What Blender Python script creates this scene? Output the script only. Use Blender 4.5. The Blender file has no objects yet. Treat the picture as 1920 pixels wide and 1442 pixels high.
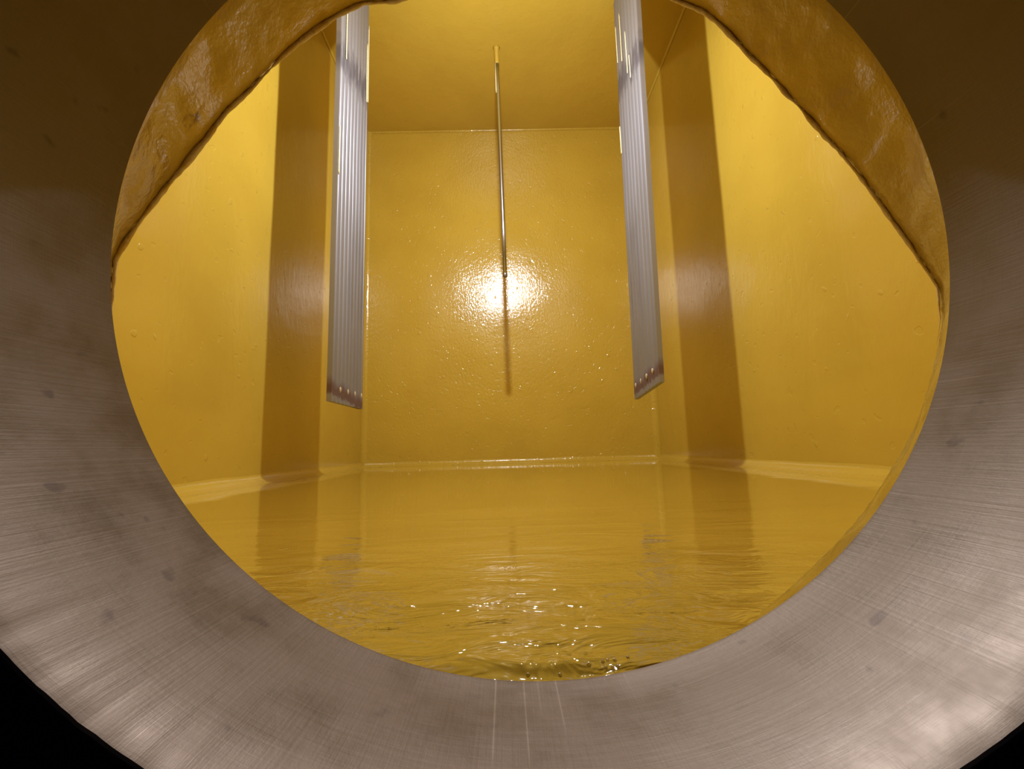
import bpy, bmesh, math, random
import numpy as np
from mathutils import Vector, Matrix, noise

# ---------------------------------------------------------------- camera, world, light, exposure
sc = bpy.context.scene
W, H, F = 1920, 1442, 851.96
YAW, PITCH, ROLL = math.radians(0.8258), math.radians(7.6918), math.radians(-1.6387)
fw = Vector((math.sin(YAW)*math.cos(PITCH), math.cos(YAW)*math.cos(PITCH), math.sin(PITCH)))
rt = Vector((math.cos(YAW), -math.sin(YAW), 0)); up = rt.cross(fw)
R_ = rt*math.cos(ROLL) + up*math.sin(ROLL)
U_ = -rt*math.sin(ROLL) + up*math.cos(ROLL)
cd = bpy.data.cameras.new('camera'); cam = bpy.data.objects.new('camera', cd)
sc.collection.objects.link(cam); sc.camera = cam
cd.sensor_width = 36; cd.lens = F/W*36; cd.clip_start = 0.005; cd.clip_end = 50
cam.matrix_world = Matrix(((R_.x, U_.x, -fw.x, 0), (R_.y, U_.y, -fw.y, 0), (R_.z, U_.z, -fw.z, 0), (0, 0, 0, 1)))

LAMP = Vector((0.0016, 0.4694, 0.5392))
sc.view_settings.view_transform = 'Standard'; sc.view_settings.look = 'None'
sc.view_settings.gamma = 1; sc.view_settings.use_curve_mapping = False
sc.view_settings.exposure = 0.0
w = bpy.data.worlds.new('world'); sc.world = w; w.use_nodes = True
w.node_tree.nodes['Background'].inputs[0].default_value = (0.25, 0.22, 0.55, 1)
w.node_tree.nodes['Background'].inputs[1].default_value = 0.014
ld = bpy.data.lights.new('inspection_lamp', 'POINT'); ld.energy = 4.95; ld.shadow_soft_size = 0.007
ld.color = (1.0, 0.985, 0.97)
ld.use_nodes = True                                   # the torch throws a little more light forward than back and up
nt = ld.node_tree; em = nt.nodes['Emission']
ge = nt.nodes.new('ShaderNodeNewGeometry'); vm = nt.nodes.new('ShaderNodeVectorMath'); vm.operation = 'DOT_PRODUCT'
vm.inputs[1].default_value = (0, .35, -.94); nt.links.new(ge.outputs['Incoming'], vm.inputs[0])
ma = nt.nodes.new('ShaderNodeMath'); ma.operation = 'MULTIPLY_ADD'; ma.inputs[1].default_value = .6; ma.inputs[2].default_value = 1
nt.links.new(vm.outputs['Value'], ma.inputs[0]); nt.links.new(ma.outputs[0], em.inputs['Strength'])
lo = bpy.data.objects.new('inspection_lamp', ld); sc.collection.objects.link(lo); lo.location = LAMP

# ---------------------------------------------------------------- dimensions (metres)
XL, XR, YB, ZF, ZC = -0.3148, 0.3321, 1.0, -0.0370, 0.7534
D0, D1, D2 = 0.0437, 0.0768, 0.105          # near rim of pipe, inner end of pipe, inner face of tank wall
PR, PCX, PCZ = 0.0746, 0.0058, 0.0378
random.seed(4)

def ray(px, py, y):
    "point at depth y that a picture position looks towards"
    d = fw + R_*((px-W/2)/F) + U_*((H/2-py)/F)
    return d*(y/d.y)

# ---------------------------------------------------------------- node helpers
class Mat:
    def __init__(s, name):
        s.m = bpy.data.materials.new(name); s.m.use_nodes = True
        s.t = s.m.node_tree; s.b = s.t.nodes['Principled BSDF']
        s.tc = s.t.nodes.new('ShaderNodeTexCoord')
    def L(s, a, b): s.t.links.new(a, b)
    def map(s, scale, rot=(0,0,0)):
        n = s.t.nodes.new('ShaderNodeMapping'); n.inputs['Scale'].default_value = scale
        n.inputs['Rotation'].default_value = rot
        s.L(s.tc.outputs['Object'], n.inputs['Vector']); return n.outputs[0]
    def noise(s, vec, scale, detail=3, rough=.5, dist=0):
        n = s.t.nodes.new('ShaderNodeTexNoise'); n.inputs['Scale'].default_value = scale
        n.inputs['Detail'].default_value = detail; n.inputs['Roughness'].default_value = rough
        n.inputs['Distortion'].default_value = dist
        s.L(vec, n.inputs['Vector']); return n.outputs['Fac']
    def vor(s, vec, scale, feature='F1'):
        n = s.t.nodes.new('ShaderNodeTexVoronoi'); n.inputs['Scale'].default_value = scale; n.feature = feature
        s.L(vec, n.inputs['Vector']); return n.outputs['Distance']
    def ramp(s, v, a, b, c0=0., c1=1.):
        n = s.t.nodes.new('ShaderNodeMapRange'); n.inputs[1].default_value = a; n.inputs[2].default_value = b
        n.inputs[3].default_value = c0; n.inputs[4].default_value = c1; n.interpolation_type = 'SMOOTHSTEP'
        s.L(v, n.inputs[0]); return n.outputs[0]
    def math(s, op, a, b=None):
        n = s.t.nodes.new('ShaderNodeMath'); n.operation = op
        for i, x in enumerate((a, b)):
            if x is None: continue
            if isinstance(x, (int, float)): n.inputs[i].default_value = x
            else: s.L(x, n.inputs[i])
        return n.outputs[0]
    def mix(s, f, a, b):
        n = s.t.nodes.new('ShaderNodeMix'); n.data_type = 'RGBA'
        for i, x in ((0, f), (6, a), (7, b)):
            if isinstance(x, tuple): n.inputs[i].default_value = x + (1,)
            elif isinstance(x, (int, float)): n.inputs[i].default_value = x
            else: s.L(x, n.inputs[i])
        return n.outputs[2]
    def bump(s, h, dist, strength=1., prev=None):
        n = s.t.nodes.new('ShaderNodeBump'); n.inputs['Strength'].default_value = strength
        n.inputs['Distance'].default_value = dist
        s.L(h, n.inputs['Height'])
        if prev is not None: s.L(prev, n.inputs['Normal'])
        return n.outputs[0]
    def sep(s, vec=None):
        n = s.t.nodes.new('ShaderNodeSeparateXYZ'); s.L(vec or s.tc.outputs['Object'], n.inputs[0]); return n.outputs
    def set(s, **k):
        for a, v in k.items():
            i = s.b.inputs[a.replace('_', ' ')]
            if isinstance(v, tuple): i.default_value = v + (1,)
            elif isinstance(v, (int, float)): i.default_value = v
            else: s.L(v, i)
        return s.m

YEL, YEL2 = (0.60, 0.420, 0.056), (0.565, 0.390, 0.050)

def wall_paint(name, fine=1., pits=1., streak=(1,1,1), rough=.2, coarse=1., fscale=130, coat=0., dense=0.):
    m = Mat(name); o = m.map((1,1,1)); st = m.map(streak)
    mott = m.noise(o, 9, 4)
    col = m.mix(m.ramp(mott, .35, .65), YEL, YEL2)
    n1 = m.noise(st, fscale, 3, .6)
    n2 = m.noise(o, 24, 2)
    spot = m.noise(o, 75, 1, .5)
    pit = m.ramp(spot, .73-dense, .81-dense)
    spot2 = m.noise(m.map((1,1,1), (1,2,3)), 110, 0)
    pit2 = m.ramp(spot2, .18+dense, .24+dense)
    b = m.bump(n2, .0035*coarse, .35)
    b = m.bump(n1, .0008*fine, .5, b)
    b = m.bump(pit, .0007*pits, .6, b)
    b = m.bump(pit2, .0005*pits, .5, b)
    rr = m.ramp(m.noise(o, 14, 3), .3, .7, rough*.9, rough*1.12)
    if coat: m.set(Coat_Weight=1. if coat < .1 else .5, Coat_Roughness=coat, Coat_IOR=1.7, Coat_Normal=b)
    return m.set(Base_Color=col, Roughness=rr, Normal=b, IOR=1.5)

M = {}
M['wall_back'] = wall_paint('yellow paint back wall', 1.7, 1.2, (1.2, 1.2, .75), .2, .5, 190, .055, .05)
M['wall_side'] = wall_paint('yellow paint side wall', .8, 1., (1, 1, .35), .24, .6, 130, .15)
M['ceiling'] = wall_paint('yellow paint ceiling', .8, .5, (1, 1, 1), .32)

m = Mat('wet yellow floor paint'); o = m.map((1,1,1))
sx = m.sep()
near = m.ramp(sx[1], .19, .085)                       # brushed on thicker towards the opening
mid = m.ramp(sx[1], .38, .10)
wav = m.noise(m.map((5, 16, 1)), 1.0, 2, .5, .8)
midn = m.noise(m.map((9, 34, 1), (0, 0, .12)), 1.0, 3, .55, 1.2)
ridge = m.noise(m.map((46, 105, 1), (0, 0, .1)), 1.0, 3, .6, 1.4)
b = m.bump(wav, .00022, 1.)
b = m.bump(m.math('MULTIPLY', midn, mid), .0009, 1., b)
b = m.bump(m.math('MULTIPLY', ridge, near), .0019, 1., b)
spk = m.ramp(m.noise(o, 150, 1), .76, .82)
b = m.bump(spk, .00012, 1., b)
col = m.mix(m.ramp(m.noise(m.map((3, 8, 1)), 4, 4), .35, .65), YEL, YEL2)
rr = m.ramp(m.noise(m.map((1.4, 3, 1)), 9, 3, .6), .42, .58, .03, .06)
M['floor'] = m.set(Coat_Weight=1., Coat_Roughness=.045, Coat_IOR=1.5, Coat_Normal=b, Base_Color=col, Roughness=rr, Normal=b, IOR=1.45)

m = Mat('thick lumpy yellow paint on the rim'); o = m.map((1,1,1))
b = m.bump(m.noise(o, 45, 2), .004, .4)
b = m.bump(m.noise(m.map((1, .5, 1)), 150, 4, .65), .0012, .6, b)
rust = m.ramp(m.noise(o, 60, 4, .65), .66, .74)
col = m.mix(m.ramp(m.noise(o, 35, 4), .35, .7), (0.56, 0.38, .05), (0.48, 0.34, .08))
col = m.mix(rust, col, (0.16, 0.055, .02))
M['rim'] = m.set(Base_Color=col, Roughness=.19, Normal=b)

def steel(name, base, rough, axis='y'):
    m = Mat(name); o = m.map((1,1,1))
    sx = m.sep()
    ang = m.math('ARCTAN2', sx[0], m.math('SUBTRACT', PR, sx[2]))          # 0 at the lowest line of the pipe
    cyl = m.t.nodes.new('ShaderNodeCombineXYZ')
    m.L(ang, cyl.inputs[0]); m.L(sx[1], cyl.inputs[1])
    def cm(sc_, rot=0):
        n = m.t.nodes.new('ShaderNodeMapping'); n.inputs['Scale'].default_value = sc_
        n.inputs['Rotation'].default_value = (0, 0, rot); m.L(cyl.outputs[0], n.inputs['Vector']); return n.outputs[0]
    along = m.noise(cm((3, 900, 1)), 1, 4, .65)          # turning marks run round the pipe
    across = m.noise(cm((160, 12, 1)), 1, 3, .6)         # scratches along the pipe
    diag = m.noise(cm((70, 500, 1), .05), 1, 3, .7)
    cloud = m.noise(cm((6, 70, 1)), 1, 4, .6)
    spots = m.ramp(m.noise(cm((14, 170, 1)), 1, 2, .5), .665, .75)
    scr = m.ramp(m.noise(cm((120, 4, 1)), 1, 1, .4), .72, .76)
    b = m.bump(along, .00004, .5); b = m.bump(across, .000036, .5, b); b = m.bump(diag, .00003, .5, b)
    col = m.mix(m.ramp(cloud, .3, .7), tuple(c*.82 for c in base), tuple(c*1.1 for c in base))
    col = m.mix(m.math('MULTIPLY', spots, .55), col, (.07, .055, .06))
    col = m.mix(m.math('MULTIPLY', scr, .10), col, (.85, .82, .8))
    pale_side = m.ramp(m.math('ADD', ang, m.math('MULTIPLY', across, .04)), .13, .19)   # lighter colour past one angle, slightly ragged border
    col = m.mix(m.math('MULTIPLY', pale_side, .07), col, (.40, .38, .36))
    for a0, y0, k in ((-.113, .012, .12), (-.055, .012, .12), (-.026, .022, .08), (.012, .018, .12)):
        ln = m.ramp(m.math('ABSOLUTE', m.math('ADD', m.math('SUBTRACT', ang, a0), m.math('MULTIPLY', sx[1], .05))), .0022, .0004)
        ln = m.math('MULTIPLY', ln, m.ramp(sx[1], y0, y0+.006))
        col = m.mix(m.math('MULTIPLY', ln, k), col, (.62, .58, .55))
    rr = m.ramp(cloud, .3, .7, rough*.85, rough*1.15)
    return m.set(Base_Color=col, Roughness=rr, Normal=b, Metallic=1.)
M['steel'] = steel('turned stainless steel', (.150, .121, .106), .45)
m = Mat('black flange paint')
M['black'] = m.set(Base_Color=(.012, .011, .035), Roughness=.7, Normal=m.bump(m.noise(m.map((1,1,1)), 300), .0004))

def alu_mat(name, z0, slope, y0):
    m = Mat(name); sx = m.sep()
    b = m.bump(m.noise(m.map((1, 260, 3)), 1, 3, .6), .0006, .3)
    t = m.math('SUBTRACT', sx[2], z0)                                     # height above lower end
    t = m.math('ADD', t, m.math('MULTIPLY', m.math('SUBTRACT', sx[1], y0), slope))
    t = m.math('ADD', t, m.math('MULTIPLY', m.math('SUBTRACT', m.noise(m.map((1, 70, 25)), 1, 3, .7), .5), .022))
    rust = m.math('MULTIPLY', m.ramp(t, .006, .012), m.ramp(t, .036, .018))
    blotch = m.ramp(m.noise(m.map((1, 40, 9)), 1, 4, .7), .60, .72)
    mottle = m.ramp(m.noise(m.map((1, 14, 3.4)), 1, 4, .6, .4), .50, .72)  # random darker mottling
    col = m.mix(m.math('MULTIPLY', mottle, .45), (.31, .315, .37), (.19, .19, .22))
    col = m.mix(m.math('MULTIPLY', blotch, .35), col, (.35, .30, .30))
    dk = m.math('SUBTRACT', m.math('SUBTRACT', sx[2], .478), m.math('MULTIPLY', sx[1], .30))
    dk = m.math('ADD', dk, m.math('MULTIPLY', m.math('SUBTRACT', m.noise(m.map((1, 90, 12)), 1, 3, .7), .5), .11))
    dk = m.ramp(m.math('ABSOLUTE', dk), .034, .004)          # darker slanted band near the top
    col = m.mix(m.math('MULTIPLY', dk, .75), col, (.10, .095, .13))
    col = m.mix(m.math('MULTIPLY', rust, .85), col, (.11, .042, .014))
    met = m.math('SUBTRACT', .6, m.math('MULTIPLY', rust, .5))
    rr = m.ramp(m.noise(m.map((1, 30, 5)), 1, 3), .3, .7, .40, .52)
    rr = m.math('ADD', rr, m.math('MULTIPLY', rust, .3))
    return m.set(Base_Color=col, Roughness=rr, Normal=b, Metallic=met)
M['alu_l'] = alu_mat('ribbed aluminium left', 0, .10, 0)
M['alu_r'] = alu_mat('ribbed aluminium right', 0, .12, 0)

m = Mat('polished rod steel')
M['rod'] = m.set(Base_Color=(.50, .52, .62), Metallic=1., Roughness=.24,
                 Normal=m.bump(m.noise(m.map((200, 200, 8)), 1, 2), .0003))
m = Mat('rod tip steel'); M['rodtip'] = m.set(Base_Color=(.30, .28, .28), Metallic=1., Roughness=.3)
m = Mat('pale yellow paint run')
M['cream'] = m.set(Base_Color=(.88, .78, .48), Roughness=.3, Normal=m.bump(m.noise(m.map((1,1,1)), 400), .0008))
m = Mat('dried white bead'); M['bead'] = m.set(Base_Color=(.55, .48, .38), Roughness=.35)
m = Mat('clear wet droplet')
M['drop'] = m.set(Base_Color=(.95, .85, .6), Roughness=.05, IOR=1.35, Transmission_Weight=.85, Coat_Weight=1., Coat_IOR=2., Coat_Roughness=.12)

# ---------------------------------------------------------------- object helpers
def obj(name, bm, mat, parent=None, smooth=True):
    me = bpy.data.meshes.new(name); bm.to_mesh(me); bm.free()
    if smooth:
        for p in me.polygons: p.use_smooth = True
    me.materials.append(mat)
    o = bpy.data.objects.new(name, me); sc.collection.objects.link(o)
    if parent: o.parent = parent
    return o
def struct(name, bm, mat, smooth=True):
    o = obj(name, bm, mat, None, smooth); o['kind'] = 'structure'; return o
def thing(name, label, cat, loc, group=None):
    o = bpy.data.objects.new(name, None); sc.collection.objects.link(o); o.empty_display_size = .02
    o.location = loc; o['label'] = label; o['category'] = cat
    if group: o['group'] = group
    return o
def tag(o, label, cat, group=None):
    o['label'] = label; o['category'] = cat
    if group: o['group'] = group
    return o
def fnoise(x, y, z=0.): return noise.noise(Vector((x, y, z)))

def grid(fn, nu, nv, closed_u=False):
    bm = bmesh.new(); V = []
    for j in range(nv+1):
        V.append([bm.verts.new(fn(i/nu, j/nv)) for i in range(nu if closed_u else nu+1)])
    for j in range(nv):
        for i in range(nu):
            a = (i+1) % nu if closed_u else i+1
            bm.faces.new((V[j][i], V[j][a], V[j+1][a], V[j+1][i]))
    bm.normal_update(); return bm
def slab(p, u, v, n, t, nu, nv, amp=.0, fr=8):
    "a wall with real thickness: gently uneven front, flat back t behind it (n points into the tank)"
    p, u, v, n = map(Vector, (p, u, v, n)); bm = bmesh.new(); A = []; B = []
    for j in range(nv+1):
        ra = []
        for i in range(nu+1):
            a, b_ = i/nu, j/nv; q = p+u*a+v*b_
            e = min(1, 12*min(a, 1-a))*min(1, 12*min(b_, 1-b_))
            ra.append(bm.verts.new(q+n*(amp*e*fnoise(q.x*fr, q.y*fr+3, q.z*fr))))
        A.append(ra)
    for j in range(nv):
        for i in range(nu): bm.faces.new((A[j][i], A[j][i+1], A[j+1][i+1], A[j+1][i]))
    bk = [bm.verts.new(p+u*a+v*b_-n*t) for a, b_ in ((0,0),(1,0),(1,1),(0,1))]
    bm.faces.new(bk[::-1])
    def side(line, c0, c1): bm.faces.new(list(line)[::-1]+[c0, c1])
    side(A[0], bk[0], bk[1]); side([r[-1] for r in A], bk[1], bk[2])
    side(A[-1][::-1], bk[2], bk[3]); side([r[0] for r in A][::-1], bk[3], bk[0])
    bmesh.ops.recalc_face_normals(bm, faces=bm.faces); return bm

# ---------------------------------------------------------------- the tank shell
T = .02; ZB = ZF-T
struct('wall_back', slab((XL-T, YB, ZB), (XR-XL+2*T, 0, 0), (0, 0, ZC-ZB), (0, -1, 0), T, 90, 100, .0012, 9), M['wall_back'])
struct('wall_left', slab((XL, D2, ZB), (0, YB-D2, 0), (0, 0, ZC-ZB), (1, 0, 0), T, 80, 80, .0012, 8), M['wall_side'])
struct('wall_right', slab((XR, D2, ZB), (0, YB-D2, 0), (0, 0, ZC-ZB), (-1, 0, 0), T, 80, 80, .0012, 8), M['wall_side'])
struct('ceiling', slab((XL-T, D2, ZC), (XR-XL+2*T, 0, 0), (0, YB-D2+T, 0), (0, 0, -1), T, 60, 60, .001, 7), M['ceiling'])

def floor_z(x, y):
    k = max(0., min(1., (.24-y)/.14))                       # brush ridges gather near the opening
    k *= k; z = .0012*k*fnoise(x*22+y*9, y*60) + .0005*k*fnoise(x*60, y*170, 3)
    z += .00025*fnoise(x*5, y*11, 7)
    edge = min(1., max(0., (y-D1)/.006))
    q = max(0., min(1., (y-.0785)/.0032)); q = q*q*(3-2*q)          # ledge of thick paint just inside the pipe
    fall = 1-max(0., min(1., (y-.090)/.03))
    xx = max(0., 1-((x-.020)/.034)**2)
    z += .0013*q*fall*math.sqrt(xx)*(1+.25*fnoise(x*120, 1))/max(edge, .2)
    return ZF + z*edge - .0004
def floor_fn(u, v):
    y = (D1-.001)+(YB-D1+.001)*v**1.7
    x0, x1 = XL, XR
    x = x0+(x1-x0)*u; return Vector((x, y, floor_z(x, y)))
bm = grid(floor_fn, 260, 420)
bk = [bm.verts.new(q) for q in ((XL-T, D2, ZB), (XR+T, D2, ZB), (XR+T, YB+T, ZB), (XL-T, YB+T, ZB))]
bm.faces.new(bk[::-1])
struct('floor', bm, M['floor'])

# rounded paint fillets where floor and walls meet
def fillet(path, a_dir, b_dir, r, seg=7, wob=.12, n=90, sq=1.):
    "quarter-round strip along a straight path; a_dir and b_dir point along the two surfaces away from the corner"
    p0, p1 = Vector(path[0]), Vector(path[1]); A, B = Vector(a_dir), Vector(b_dir)
    def fn(u, v):
        q = p0.lerp(p1, u); rr = r*(1+wob*fnoise(q.x*17+q.z*13, q.y*17, r*900))
        th = v*math.pi/2
        q = q + A*(rr*sq*(1-math.sin(th))) + B*(rr*(1-math.cos(th)))
        if p0.z < ZF+.001 and p1.z < ZF+.001: q.z -= .0009*(1-v)       # toe sinks into the floor paint
        return q
    bm = grid(fn, n, seg)
    # close behind, so it is a solid bead
    return bm
cr = .0105
struct('trim_1', fillet(((XL, YB, ZF), (XR, YB, ZF)), (0, -1, 0), (0, 0, 1), cr, sq=1.3), M['wall_back'])
struct('trim_2', fillet(((XL, D2, ZF), (XL, YB, ZF)), (1, 0, 0), (0, 0, 1), cr, sq=2.2), M['wall_side'])
struct('trim_3', fillet(((XR, D2, ZF), (XR, YB, ZF)), (-1, 0, 0), (0, 0, 1), cr, sq=2.2), M['wall_side'])
struct('trim_4', fillet(((XL, YB, ZF), (XL, YB, ZC)), (1, 0, 0), (0, -1, 0), .012, wob=.1), M['wall_back'])
struct('trim_5', fillet(((XR, YB, ZF), (XR, YB, ZC)), (-1, 0, 0), (0, -1, 0), .012, wob=.1), M['wall_back'])
struct('trim_6', fillet(((XL, YB, ZC), (XR, YB, ZC)), (0, -1, 0), (0, 0, -1), .0025, wob=.4), M['wall_back'])

struct('trim_7', fillet(((XL, D2, ZC), (XL, YB, ZC)), (1, 0, 0), (0, 0, -1), .003, wob=.3), M['wall_side'])
struct('trim_8', fillet(((XR, D2, ZC), (XR, YB, ZC)), (-1, 0, 0), (0, 0, -1), .003, wob=.3), M['wall_side'])

# ---------------------------------------------------------------- opening cut through the front wall
upper = [(216,560),(222,490),(243,452),(268,418),(300,375),(340,327),(352,312),(392,262),(430,212),(455,190),(480,165),(522,121),
         (560,86),(600,57),(640,32),(682,12),(730,9),(765,2),(800,-22),(850,-52),(900,-72),(960,-84),(1030,-78),(1100,-60),(1170,-35),
         (1232,-6),(1270,8),(1318,28),(1352,56),(1400,108),(1440,146),(1472,182),(1510,222),(1545,262),(1585,305),(1620,350),
         (1655,400),(1690,448),(1722,495),(1752,540)]
lower = [(1758,600),(1741,693),(1711,790),(1666,873),(1589,984),(1520,1055),(1430,1135),(1340,1195),(1230,1245),(1100,1275),
         (985,1300),(850,1285),(700,1235),(560,1150),(440,1050),(335,925),(270,820),(225,700),(208,620)]
outl = [ray(x, y, D2) for x, y in upper+lower]
cx_, cz_ = PCX, .045
def polar(pts):
    L = sorted((math.atan2(p.z-cz_, p.x-cx_), math.hypot(p.z-cz_, p.x-cx_)) for p in pts)
    A = np.array([a for a, _ in L]); Rr = np.array([r for _, r in L])
    A = np.r_[A-2*math.pi, A, A+2*math.pi]; Rr = np.r_[Rr, Rr, Rr]
    return lambda t: float(np.interp((t+math.pi) % (2*math.pi)-math.pi, A, Rr))
rout = polar(outl)
circ = [Vector((PCX+(PR+.0006)*math.cos(t), D1, PCZ+(PR+.0006)*math.sin(t))) for t in np.linspace(0, 2*math.pi, 361)[:-1]]
rcir = polar(circ)
NS = 720
prof = [(0., 0., .0), (.0, .02, 0), (.25, .2, .5), (.5, .45, 1.), (.72, .7, 1.), (.88, .88, .7), (.97, .97, .35), (1., 1.0, .2)]
def rim_fn(u, v):
    t = u*2*math.pi; k = v*(len(prof)-1+5); i = int(round(k))
    r0, r1 = rcir(t), rout(t)
    c, s = math.cos(t), math.sin(t)
    if i < len(prof):
        a, d, am = prof[i]; r = r0+(r1-r0)*a; y = D1+(D2-.002-D1)*d
        r += am*(.0016*fnoise(c*9, s*9, y*60)+.0004*fnoise(c*24, s*24, y*90))
    else:
        j = i-len(prof)+1; th = j/5*math.pi/2              # rounded lip turning onto the inner wall face
        r = r1+.0042*(1-math.cos(th))+.0003*fnoise(c*60, s*60, j); y = D2-.002+.0032*math.sin(th)
        if j >= 5: r += .003; y = D2+.0006
    return Vector((cx_+r*c, y, cz_+r*s))
rim = obj('opening_rim', grid(rim_fn, NS, len(prof)-1+5, True), M['rim'])
tag(rim, 'rough yellow painted rim of the cut opening between steel pipe and tank', 'rim')
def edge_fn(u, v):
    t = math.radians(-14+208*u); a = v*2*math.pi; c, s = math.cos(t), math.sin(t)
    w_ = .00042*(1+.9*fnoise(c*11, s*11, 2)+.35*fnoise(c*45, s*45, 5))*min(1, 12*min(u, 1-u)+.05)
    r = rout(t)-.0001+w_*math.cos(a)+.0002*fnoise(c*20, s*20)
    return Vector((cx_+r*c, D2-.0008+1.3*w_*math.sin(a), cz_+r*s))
def tube_grid(fn, nu, nv):
    bm = bmesh.new(); V = [[bm.verts.new(fn(i/nu, j/nv)) for j in range(nv)] for i in range(nu+1)]
    for i in range(nu):
        for j in range(nv): bm.faces.new((V[i][j], V[i+1][j], V[i+1][(j+1) % nv], V[i][(j+1) % nv]))
    bm.faces.new(V[0]); bm.faces.new(V[-1][::-1]); bmesh.ops.recalc_face_normals(bm, faces=bm.faces); return bm
m = Mat('pale painted-sheen bead'); o = m.map((1,1,1))
col = m.mix(m.ramp(m.noise(o, 160, 4, .7), .45, .6), (.80, .66, .48), (.72, .52, .18))  # pale tones put the lip's bright reflection into the colour
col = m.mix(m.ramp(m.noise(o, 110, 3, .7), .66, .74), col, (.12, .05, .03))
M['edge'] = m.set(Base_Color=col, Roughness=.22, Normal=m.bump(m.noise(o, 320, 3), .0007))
e_ = obj('sheen_bead', tube_grid(edge_fn, 900, 10), M['edge'], rim); e_['label'] = 'pale painted-sheen bead of the rim'
# wall_front: thick wall with the hole in it
bm = bmesh.new(); NF = 240
def ring(fn): return [bm.verts.new(fn(2*math.pi*i/NF)) for i in range(NF)]
def inner(y):
    def f(t):
        r = max(rout(t), rcir(t))+.006; return Vector((cx_+r*math.cos(t), y, cz_+r*math.sin(t)))
    return f
def outer(y):
    def f(t):
        c, s = math.cos(t), math.sin(t); k = 1e9
        if c > 1e-6: k = min(k, (XR+T-cx_)/c)
        if c < -1e-6: k = min(k, (XL-T-cx_)/c)
        if s > 1e-6: k = min(k, (ZC+T-cz_)/s)
        if s < -1e-6: k = min(k, (ZB-cz_)/s)
        return Vector((cx_+k*c, y, cz_+k*s))
    return f
rs = [ring(outer(D1+.002)), ring(inner(D1+.002)), ring(inner(D2)), ring(outer(D2))]
for a in range(4):
    A, B = rs[a], rs[(a+1) % 4]
    for i in range(NF): bm.faces.new((A[i], A[(i+1) % NF], B[(i+1) % NF], B[i]))
bmesh.ops.recalc_face_normals(bm, faces=bm.faces)
struct('wall_front', bm, M['wall_side'], False)

# ---------------------------------------------------------------- steel pipe neck with black flange
pipe = thing('pipe_neck', 'short turned stainless steel pipe neck framing the view into the tank', 'pipe', (PCX, D0, PCZ-PR))
off = Vector((PCX, D0, PCZ-PR))
def pipe_fn(u, v):
    t = u*2*math.pi; i = int(round(v*13))
    L = [(-.0001, D1), (-.0001, D1-.0006), (0, D1-.0015), (0, D1-.008), (0, D1-.016), (0, D1-.024), (0, D0+.0032), (.0002, D0+.0012), (.0004, D0+.0002), (.0006, D0),
         (.0035, D0-.0002), (.009, D0-.0002), (.009, D1), (-.0001, D1)]
    dr, y = L[i]; r = PR+dr+(.00012*fnoise(t*40, y*90) if i > 5 and i < 11 else 0)
    return Vector((r*math.cos(t), y-D0, PR+r*math.sin(t)))
pw = obj('pipe_wall', grid(pipe_fn, 480, 13, True), M['steel'], pipe)
md = pw.modifiers.new('edges', 'EDGE_SPLIT'); md.split_angle = math.radians(20)
def fl_fn(u, v):
    t = u*2*math.pi; i = int(round(v*4))
    r, y = [(.0006, .0002), (.0009, -.0002), (.09, -.0012), (.09, .03), (.0095, .03)][i]
    r += PR + (.0002*fnoise(t*30, 1) if i < 2 else 0)
    return Vector((r*math.cos(t), y, PR+r*math.sin(t)))
fl = obj('flange', grid(fl_fn, 240, 4, True), M['black'], pipe); fl['label'] = 'black flange face around the steel pipe'

# ---------------------------------------------------------------- ribbed plates
def plate(name, label, face, xb, xt, F0, B0, mat, nrib, group):
    """F0, B0 = (y, z) of the lower front and lower back corner; face = +1 ribs look to +x, -1 to -x"""
    base = Vector((xb, F0[0], F0[1])); root = thing(name, label, 'plate', base, group)
    th = .004; n_s = nrib*14
    def h(s):                                              # rib profile across the width
        if s < .035 or s > .965: return .0022
        q = (s-.035)/.93*nrib; q -= math.floor(q)
        return .0034*(math.sin(math.pi*q)**.55)
    def fn(u, v):
        s = min(1., max(0., (u*(n_s+6)-3)/n_s))
        y = F0[0]+(B0[0]-F0[0])*s; z0 = F0[1]+(B0[1]-F0[1])*s; z = z0+(ZC-z0)*v
        x = xb+(xt-xb)*(z-F0[1])/(ZC-F0[1])
        k = u*(n_s+6)
        hh = h(s) if 3 <= k <= n_s+3 else (-th if (k < 1 or k > n_s+5) else -.001 if (k < 2 or k > n_s+4) else .0015)
        hh += .0004*fnoise(z*9, y*4)
        return Vector((x+face*hh, y, z))-base
    bm = grid(fn, n_s+6, 60)
    bm.verts.ensure_lookup_table(); nn = n_s+7
    for j in range(60):                                    # back face
        a, b_, c, d = (bm.verts[j*nn], bm.verts[j*nn+nn-1], bm.verts[(j+1)*nn+nn-1], bm.verts[(j+1)*nn])
        bm.faces.new((b_, a, d, c))
    bm.faces.new([bm.verts[i] for i in range(nn)][::-1])   # lower end
    bmesh.ops.recalc_face_normals(bm, faces=bm.faces)
    body = obj('ribbed_panel', bm, mat, root)
    md = body.modifiers.new('edges', 'EDGE_SPLIT'); md.split_angle = math.radians(50)
    def P(s, z, out):                                      # a point on the ribbed face
        y = F0[0]+(B0[0]-F0[0])*s; x = xb+(xt-xb)*(z-F0[1])/(ZC-F0[1])
        return Vector((x+face*out, y, z))-base
    return root, P, F0, B0
def blob(c, rx, ry, rz, seg=12, seed=0, tear=.0):
    bm = bmesh.new(); bmesh.ops.create_uvsphere(bm, u_segments=seg, v_segments=seg-2, radius=1)
    for v in bm.verts:
        k = 1+.12*fnoise(v.co.x*2+seed, v.co.y*2, v.co.z*2)
        if v.co.z < 0: k *= 1-tear*v.co.z*-.55
        v.co = Vector((v.co.x*rx*k, v.co.y*ry*k, v.co.z*rz))+c
    return bm
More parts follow.
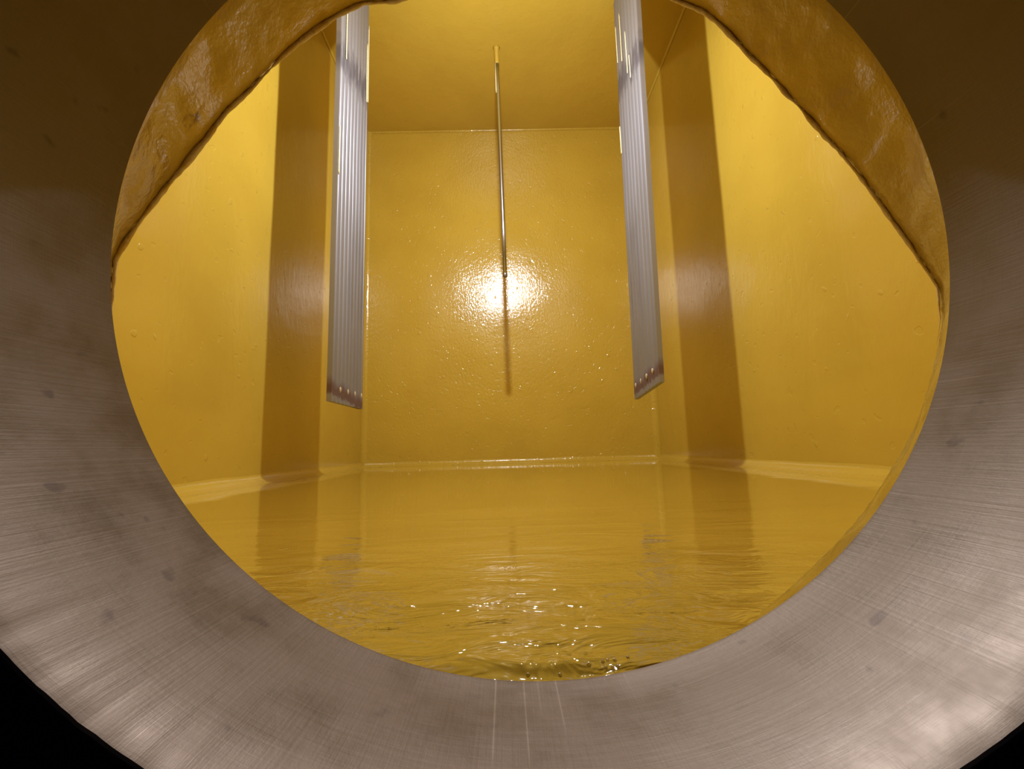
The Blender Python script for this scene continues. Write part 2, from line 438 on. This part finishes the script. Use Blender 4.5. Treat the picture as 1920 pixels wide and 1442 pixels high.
def run(P0, P1, w0, w1, face):
    "a thin run of dried paint lying on the face"
    n = 14
    def fn(u, v):
        c = P0.lerp(P1, v); wd = w0+(w1-w0)*v; wd *= 1+.25*fnoise(v*9, P0.y*80)
        if v > .93: wd *= max(.15, math.sqrt(max(0, 1-((v-.93)/.07)**2)))
        a = u*2*math.pi
        return c+Vector((.0009*math.cos(a), wd*math.sin(a), 0))
    bm = grid(fn, 10, n, True)
    for row in (0, n):
        bm.verts.ensure_lookup_table(); bm.faces.new([bm.verts[row*10+i] for i in range(10)])
    bmesh.ops.recalc_face_normals(bm, faces=bm.faces); return bm

G = 'ribbed plates hanging from the ceiling'
pl, P, F0, B0 = plate('ribbed_plate', 'ribbed aluminium plate hanging on the left side of the tank', 1, -.2154, -.2146,
                      (.5548, .0605), (.6746, .0603), M['alu_l'], 8, G)
for k in range(4):
    s = .22+.235*k; z = .0775+.0005*k
    obj('bead', blob(P(s, z, .0030), .0016, .0030, .0042, seed=k, tear=.6), M['bead'], pl)
for s, za, zb, wd in ((.16, .62, .545, .0006), (.93, .66, .555, .0007), (.985, .70, .56, .0005), (.02, .43, .36, .0009)):
    obj('paint_run', run(P(s, za, .0033), P(s, zb, .0033), wd, wd*1.2, 1), M['cream'], pl)
pr, P, F0, B0 = plate('ribbed_plate', 'ribbed aluminium plate hanging on the right side of the tank', -1, .1993, .2068,
                      (.5727, .0755), (.6898, .0650), M['alu_r'], 7, G)
for k in range(4):
    s = .20+.23*k; z = .0935-.0028*k
    obj('bead', blob(P(s, z, .0030), .0016, .0028, .0040, seed=k+7, tear=.6), M['bead'], pr)
for s, za, zb, wd in ((.93, .70, .63, .0005), (.72, .70, .61, .0006), (.50, .64, .565, .0007), (.38, .585, .545, .0009), (.985, .52, .47, .0005)):
    obj('paint_run', run(P(s, za, .0033), P(s-.02, zb, .0033), wd, wd*1.3, -1), M['cream'], pr)

# ---------------------------------------------------------------- hanging rod
rb, rtop = Vector((.0045, .7727, .2954)), Vector((-.0003, .7736, ZC))
rod = thing('hanging_rod', 'thin polished steel rod hanging from the ceiling before the back wall', 'rod', rb)
def lathe(p0, p1, pr, n=20):
    ax = (p1-p0); L = ax.length; ax.normalize(); e1 = ax.orthogonal().normalized(); e2 = ax.cross(e1)
    def fn(u, v):
        t, r = pr[int(round(v*(len(pr)-1)))]; a = u*2*math.pi
        return p0+ax*(t*L)+(e1*math.cos(a)+e2*math.sin(a))*r
    bm = grid(fn, n, len(pr)-1, True); bm.verts.ensure_lookup_table()
    m_ = len(pr)-1
    bm.faces.new([bm.verts[i] for i in range(n)][::-1]); bm.faces.new([bm.verts[m_*n+i] for i in range(n)])
    bmesh.ops.recalc_face_normals(bm, faces=bm.faces); return bm
RR = .0036
d = rtop-rb
obj('rod_shaft', lathe(d*.012, d, [(0, RR), (.2, RR), (.5, RR), (.8, RR), (1, RR)]), M['rod'], rod)
tp = obj('rod_tip', lathe(Vector((0,0,0)), d*.02, [(0, RR*.5), (.1, RR*.85), (.3, RR*1.06), (.8, RR*1.06), (1., RR*.9)]), M['rodtip'], rod)
obj('paint_coat', lathe(d*.925, d*1.0, [(0, RR*1.02), (.1, RR*1.12), (.5, RR*1.2), (.8, RR*1.3), (.93, RR*1.4), (1, RR*1.9)]), M['wall_side'], rod)
q0 = d*.79+Vector((-RR*.9, -RR*.4, 0)); q1 = d*.93+Vector((-RR*.9, -RR*.4, 0))
obj('paint_run', lathe(q0, q1, [(0, .0005), (.1, .0012), (.5, .0011), (1, .0008)], 10), M['cream'], rod)

# ---------------------------------------------------------------- droplets along the lower rim
def floor_hit(px, py):
    dd = ray(px, py, 1.); k = .0775
    while dd.z*k > floor_z(dd.x*k, k) and k < .3: k += .0001
    return Vector((dd.x*k, k, dd.z*k))
spots = [(1104,1245,.0006,'leftmost of the droplets lying in the wet crease'),(1130,1240,.0005,None),(1139,1238,.0005,None),(1152,1238,.0006,None),
         (1177,1233,.0005,None),(1136,1251,.0004,None),(1149,1251,.0005,None),(1158,1249,.0005,None),(990,1265,.0005,None),(1050,1265,.0005,None)]
for px, py, r, lb in spots:
    c = floor_hit(px, py); c.z += r*.25
    dme = blob(Vector((0,0,0)), r*.6, r*.7, r*.4, 14, px)
    o = obj('water_droplet', dme, M['drop']); o.location = c
    tag(o, 'tiny clear droplet on the wet yellow floor by the lower pipe edge', 'droplet', 'droplets on the floor by the pipe edge')
